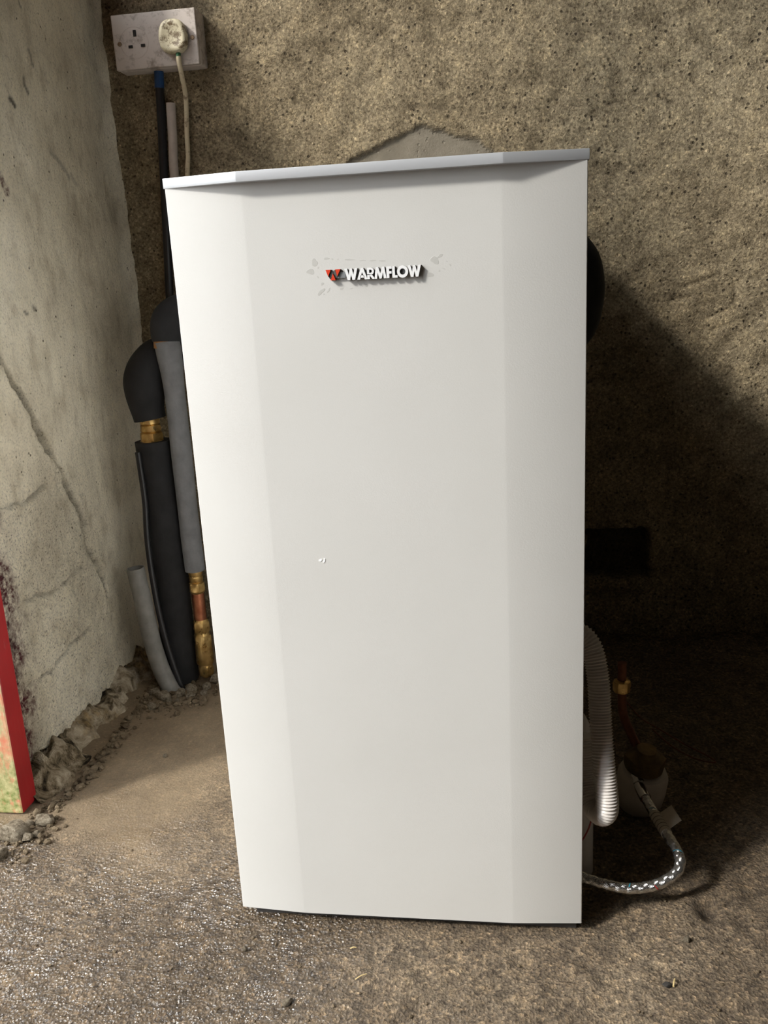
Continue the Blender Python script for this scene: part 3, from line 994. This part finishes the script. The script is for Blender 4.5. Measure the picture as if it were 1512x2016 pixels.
bp = empty('black_lagged_pipe', (-.477, .610, 0))
tag(bp, 'thick pipe in black foam lagging with a brass joint showing between two lengths', 'pipe')
bx_, by_ = -.4785, .610
l1 = tube('lagging', catmull([(bx_ - .002, by_, -.006), (bx_, by_, .10), (bx_ + .001, by_, .22), (bx_, by_, .33), (bx_ - .002, by_, .434)], 8),
          lambda t, s: .0305 * (1 + .025 * math.sin(s * 30)), MAT_FOAM_BLK, None, 26)
bn = lathe('brass_joint', [(.0150, -.010), (.0165, .0), (.0195, .002), (.0205, .004), (.0205, .014), (.0185, .016), (.0160, .0175), (.0178, .020), (.0185, .026), (.0168, .029), (.0150, .030), (.0168, .032), (.0168, .038), (.0150, .044)],
           (bx_ - .004, by_, .432), MAT_BRASS, None, 30, (0, 0, 1), {3, 4, 8})
l2 = tube('upper_lagging', catmull([(bx_ - .003, by_, .471), (bx_ - .006, by_, .495), (bx_ - .007, by_ + .002, .520), (bx_ - .005, by_ + .004, .540), (bx_ + .004, by_ + .014, .560), (bx_ + .018, by_ + .032, .574), (bx_ + .05, by_ + .07, .582)], 8),
          lambda t, s: .0268 + .0075 * smooth(.0, .35, t) - .0075 * smooth(.45, 1.0, t), MAT_FOAM_BLK, None, 26)
tl = lathe('pipe_tail', [(.020, 0), (.020, .04)], (bx_, by_, -.03), MAT_GREYDUCT, None, 22)
adopt(bp, l1, bn, l2, tl)

gc = tube('grey_duct', catmull([(-.5190, .560, .2230), (-.5165, .560, .1950), (-.5125, .560, .1600), (-.5060, .560, .0901), (-.4950, .557, .0400), (-.4800, .553, .0020), (-.470, .552, -.012)], 8),
          .0150, MAT_GREYDUCT, None, 22, None, True, .86)
tag(gc, 'short curved grey plastic duct leaning on the left wall in the pipe corner', 'conduit')
th = tube('black_cable', catmull([(-.498, .582, .42), (-.4955, .580, .3396), (-.4975, .575, .2726), (-.4960, .572, .2086), (-.4900, .569, .1337), (-.4800, .567, .0666), (-.4650, .563, .0060), (-.458, .565, -.012)], 8),
          .0052, MAT_BLACKPVC, None, 12)
tag(th, 'thin shiny black cable between the grey duct and black lagging', 'cable')

# ------------------------------------------------------------------ right-hand side of the boiler
bl = tube('black_lagged_elbow', catmull([(.150, .60, .700), (.200, .60, .716), (.228, .60, .694), (.237, .60, .660), (.236, .60, .630), (.226, .60, .594), (.200, .60, .572), (.150, .60, .570)], 8),
          .0260, MAT_FOAM_BLK, None, 22)
tag(bl, 'black foam covered pipe loop on the right flank of the boiler', 'pipe')

cpth = catmull([(.165, .090, .3050), (.184, .088, .3080), (.1985, .080, .2950), (.2050, .068, .2650), (.2065, .055, .2250), (.2085, .0385, .1850), (.2115, .0300, .1500), (.2115, .0310, .1310), (.2060, .040, .1210), (.1985, .055, .1250), (.193, .074, .150), (.1915, .082, .19)], 14)
ch = tube('corrugated_hose', cpth, lambda t, s: .0112 + .00085 * math.sin(2 * math.pi * s / .0031), MAT_CORR, None, 22, .0005)
tag(ch, 'white corrugated hose looping out of the right flank of the boiler', 'hose')
wp = tube('white_waste_pipe', catmull([(.1960, .108, .0), (.1960, .108, .06), (.1960, .108, .12), (.193, .110, .18), (.175, .112, .21)], 6), .0100, MAT_WHITEPIPE, None, 20)
tag(wp, 'smooth white waste pipe behind the corrugated hose', 'pipe')

of = empty('oil_filter', (.272, .245, 0))
tag(of, 'small oil filter with white bowl, brass head and copper riser in the shade', 'filter')
fb = lathe('filter_bowl', [(.018, .0), (.025, .003), (.030, .012), (.0315, .030), (.0315, .052), (.028, .060), (.020, .064)], (.275, .243, .0), MAT_BOWL, None, 30, (.10, -.18, 1))
fh = lathe('filter_head', [(.010, .0), (.024, .002), (.026, .008), (.026, .018), (.016, .024), (.012, .030)], (.280, .232, .062), MAT_SHADED_BRASS, None, 26, (.10, -.18, 1), {2, 3})
cr = tube('copper_riser', catmull([(.276, .238, .080), (.266, .250, .100), (.258, .262, .120), (.256, .266, .150), (.256, .268, .19)], 6), .0058, MAT_SHADED_COPPER, None, 14)
vn = lathe('brass_nut', [(.006, 0), (.0105, .001), (.0115, .003), (.0115, .013), (.0105, .015), (.007, .017)], (.256, .267, .150), MAT_BRASS, None, 24, (0, 0, 1), {2, 3})
adopt(of, fb, fh, cr, vn)

hose = empty('braided_hose', (.25, .08, 0))
tag(hose, 'braided steel hose curving across the floor by the boiler, with a paper tag', 'hose')
hp = catmull([(.2700, .222, .0560), (.2728, .205, .0490), (.2790, .180, .0435), (.2861, .145, .0420), (.2936, .100, .0455), (.2968, .078, .0450), (.2935, .063, .0415), (.2840, .0530, .0375), (.2650, .0445, .0325), (.2381, .0385, .0318), (.2109, .0375, .0370), (.1901, .044, .0390), (.170, .055, .040)], 14)
hp = resample(hp, .0008)
core = tube('hose_core', hp, .0052, MAT_BRAID, None, 16)
# woven strands: two sets of helices with real relief
T_, N_, B_ = frames(hp)
s_ = np.r_[0, np.cumsum(np.linalg.norm(np.diff(hp, axis=0), axis=1))]
Vb, Fb, Mi = [], [], []
ns = 12
for dirn in (1, -1):
    for q in range(ns):
        ph = 2 * math.pi * q / ns
        ang = ph + dirn * s_ * (2 * math.pi / .017)
        rr_ = .0055 + .00040 * np.sin(s_ * (2 * math.pi * ns / .017) + (0 if dirn > 0 else math.pi))
        hw = .00085
        base = len(Vb)
        for i in range(0, len(hp), 2):
            rad = N_[i] * math.cos(ang[i]) + B_[i] * math.sin(ang[i])
            tan = -N_[i] * math.sin(ang[i]) + B_[i] * math.cos(ang[i])
            wv = tan - T_[i] * dirn * .6
            wv /= np.linalg.norm(wv)
            c = hp[i] + rad * rr_[i]
            Vb += [c - wv * hw - rad * .0005, c + rad * .00025, c + wv * hw - rad * .0005]
        cnt = (len(Vb) - base) // 3
        for i in range(cnt - 1):
            a = base + i * 3
            tr_ = 0
            if (i // 4) % 13 == 5 and q == 3 and dirn == 1: tr_ = 1
            if (i // 4) % 13 == 9 and q == 9 and dirn == -1: tr_ = 2
            for e in (0, 1):
                Fb.append((a + e, a + e + 1, a + e + 4, a + e + 3))
                Mi.append(tr_)
br = mesh_obj('steel_braid', Vb, Fb, [MAT_BRAID, MAT_TRED, MAT_TBLUE])
br.data.polygons.foreach_set('material_index', Mi)
br['kind'] = 'stuff'
fer = tube('ferrule', hp[:45], .0072, MAT_CHROME, None, 20)
hn = lathe('hose_nut', [(.006, 0), (.0105, .001), (.0105, .011), (.0085, .013), (.0075, .020)], (.2695, .228, .0585), MAT_CHROME, None, 24, (.12, -.9, -.32), {1, 2})
adopt(hose, core, br, fer, hn)
# paper tag wrapped on the hose
ip = int(np.argmin(np.linalg.norm(hp - np.array([.2868, .140, .042]), axis=1)))
tp = hp[ip - 26:ip + 26]
wrap = tube('tag_wrap', tp, .0066, MAT_LABELTAG, None, 20)
adopt(hose, wrap)
for j in range(5):
    b0 = 6 + j * 9
    adopt(hose, tube('tag_print', tp[b0:b0 + 2], .00672, MAT_INK, None, 20))
a0, a1 = tp[0], tp[-1]
sidev = np.array([.80, .25, .50])
sidev /= np.linalg.norm(sidev)
nv = np.cross(a1 - a0, sidev)
nv /= np.linalg.norm(nv)
q0 = a0 * .9 + a1 * .1 + sidev * .005
q1 = a0 * .1 + a1 * .9 + sidev * .005
vv = [q0, q1, q1 + sidev * .018, q0 + sidev * .018]
vv = vv + [p + nv * .0005 for p in vv]
flap = mesh_obj('tag_flap', vv, [(0, 1, 2, 3), (7, 6, 5, 4), (0, 4, 5, 1), (1, 5, 6, 2), (2, 6, 7, 3), (3, 7, 4, 0)], MAT_LABELTAG, None, False)
adopt(hose, flap)

wl = tube('copper_wire', catmull([(.262, .268, .135), (.285, .29, .10), (.31, .31, .075), (.345, .315, .050), (.375, .30, .040), (.380, .285, .040), (.355, .285, .045), (.325, .29, .06), (.30, .295, .082)], 8), .0009, MAT_SHADED_COPPER, None, 8)
tag(wl, 'thin copper wire bent in a loop behind the oil filter', 'wire')

rw = tube('red_wire', catmull([(.176, .060, .135), (.197, .060, .118), (.198, .058, .098), (.188, .056, .075), (.176, .056, .065)], 8), .0009, simple('red_insulation', (.25, .02, .02), .5), None, 8)
tag(rw, 'thin red wire hanging below the corrugated hose beside the boiler', 'wire')

# ------------------------------------------------------------------ rubble and litter on the floor
def stone_mesh(name, seed, sub=3):
    bm = bmesh.new()
    bmesh.ops.create_icosphere(bm, subdivisions=sub, radius=1)
    rr = random.Random(seed)
    planes = [(Vector((rr.uniform(-1, 1), rr.uniform(-1, 1), rr.uniform(-1, 1))).normalized(), rr.uniform(.55, .85)) for _ in range(9)]
    for v in bm.verts:
        for n_, d_ in planes:
            e = v.co.dot(n_) - d_
            if e > 0: v.co -= n_ * e * .9
        f = float(fbm(v.co.x * 2.2 + v.co.z, v.co.y * 2.2 - v.co.z * .7, 3, seed)) * .09
        v.co *= 1 + f
    me = bpy.data.meshes.new(name)
    bm.to_mesh(me)
    bm.free()
    me.polygons.foreach_set('use_smooth', [True] * len(me.polygons))
    me.set_sharp_from_angle(angle=math.radians(35))
    me.materials.append(MAT_STONE)
    return me


SM = [stone_mesh('stone', 11 + i) for i in range(5)]


def stone(x_, y_, sx, sy, sz, rz, i, label, group=None):
    o = bpy.data.objects.new('stone', SM[i % 5])
    col.objects.link(o)
    o.scale = (sx, sy, sz)
    o.rotation_euler = (0, 0, rz)
    o.location = (x_, y_, float(floor_z(x_, y_)) + sz * .62)
    tag(o, label, 'stone', group)
    return o


stone(-.5270, .1210, .021, .017, .017, .4, 0, 'largest pale rubble stone at the foot of the red door post')
stone(-.5050, .1570, .019, .011, .010, -.2, 1, 'flat pale stone just right of the red door post foot')
stone(-.5250, .0820, .012, .010, .009, .9, 2, 'dark stone at the left edge, nearest the front of the rubble')
stone(-.5080, .1180, .009, .008, .007, 1.5, 3, 'small stone touching the right side of the largest rubble stone')
stone(-.4985, .1270, .006, .005, .005, .5, 4, 'tiny stone between the two pale rubble stones')
stone(-.5200, .1480, .007, .006, .006, .1, 2, 'small brown stone against the bottom of the red door post')
stone(-.4037, .3307, .0042, .004, .0038, .6, 1, 'lone pale pebble on the dusty floor left of the boiler')
stone(.2900, .0000, .0045, .0035, .0035, .3, 0, 'small grey pebble on the floor right of the boiler front corner')
stone(-.1681, -.0479, .0030, .0028, .0034, .3, 3, 'dark pointed pebble on the wet floor left of the boiler')
stone(-.1050, -.1140, .0065, .005, .0030, .8, 4, 'pinkish flat pebble set in the wet floor at the front')
# lumps of broken mortar round the pipe bases
for i, (x_, y_, s1) in enumerate([(-.478, .515, .014), (-.455, .530, .012), (-.440, .548, .013), (-.430, .520, .009), (-.462, .500, .008), (-.500, .530, .011), (-.418, .562, .011), (-.485, .480, .009), (-.412, .535, .007), (-.446, .500, .007), (-.405, .59, .016), (-.39, .62, .014)]):
    stone(x_, y_, s1, s1 * .8, s1 * .75, i * 1.3, i, 'lump of broken mortar on the floor round the pipe bases', 'mortar lumps round the pipe bases')

# crumbs of earth along the footing: too many to count
Vc, Fc = [], []
bmc = bmesh.new()
bmesh.ops.create_icosphere(bmc, subdivisions=1, radius=1)
icv = [v.co.copy() for v in bmc.verts]
icf = [[v.index for v in f.verts] for f in bmc.faces]
bmc.free()


def crumbs(n, fn, smin, smax):
    for _ in range(n):
        x_, y_ = fn()
        s1 = smin + (smax - smin) * rnd.random() ** 3
        z_ = float(floor_z(x_, y_)) + s1 * .4
        b = len(Vc)
        e = Matrix.Rotation(rnd.uniform(0, 6.28), 3, 'Z') @ Matrix.Diagonal((1, rnd.uniform(.6, 1), rnd.uniform(.5, .9)))
        for c in icv:
            v = e @ (c * (1 + rnd.uniform(-.28, .28))) * s1
            Vc.append((v.x + x_, v.y + y_, v.z + z_))
        for f in icf: Fc.append([b + i for i in f])


def foot_edge():
    y_ = rnd.uniform(.17, .60)
    x_ = float(np.interp(y_, [.18, .23, .27, .34, .40, .47, .55, .80], [-.522, -.512, -.505, -.509, -.508, -.507, -.515, -.53]))
    return x_ + abs(rnd.gauss(0, .011)) - .004, y_


def corner_heap():
    return rnd.gauss(-.45, .032), rnd.gauss(.52, .035)


def post_heap():
    return rnd.gauss(-.508, .018), rnd.gauss(.125, .03)


def anywhere():
    while True:
        x_, y_ = rnd.uniform(-.42, .40), rnd.uniform(-.24, .12)
        if abs(x_) > .20 or y_ < -.01: return x_, y_


crumbs(420, foot_edge, .0012, .0075)
crumbs(260, corner_heap, .0015, .008)
crumbs(140, post_heap, .001, .006)
crumbs(380, anywhere, .0006, .0024)
cb = mesh_obj('earth_crumbs', Vc, Fc, MAT_CRUMB, None, False)
tag(cb, 'loose brown crumbs of earth and mortar scattered on the floor', 'rubble', None, 'stuff')

# straw bits and a dead leaf
def straw(a, b, r, label):
    za, zb = float(floor_z(*a)) + r + .0012, float(floor_z(*b)) + r + .0022
    mid_ = ((a[0] + b[0]) / 2, (a[1] + b[1]) / 2, (za + zb) / 2 + .001)
    o = tube('straw', catmull([(a[0], a[1], za), mid_, (b[0], b[1], zb)], 4), r, MAT_STRAW, None, 6)
    tag(o, label, 'straw', None)


straw((.2660, -.0655), (.2690, -.0560), .0009, 'pale straw standing by the dead leaf at the lower right')
straw((-.0560, -.0400), (-.0500, -.0385), .0007, 'short straw on the floor under the left part of the boiler')
straw((-.0440, -.0820), (-.0330, -.0765), .0006, 'thin straw on the floor in front of the boiler, lower middle')
lf = bpy.data.objects.new('dead_leaf', SM[2].copy())
col.objects.link(lf)
lf.data.materials.clear()
lf.data.materials.append(MAT_LEAF)
lf.scale = (.005, .004, .0028)
lf.location = (.2610, -.0630, float(floor_z(.261, -.063)) + .002)
tag(lf, 'curled black dead leaf scrap on the floor at the lower right', 'leaf')
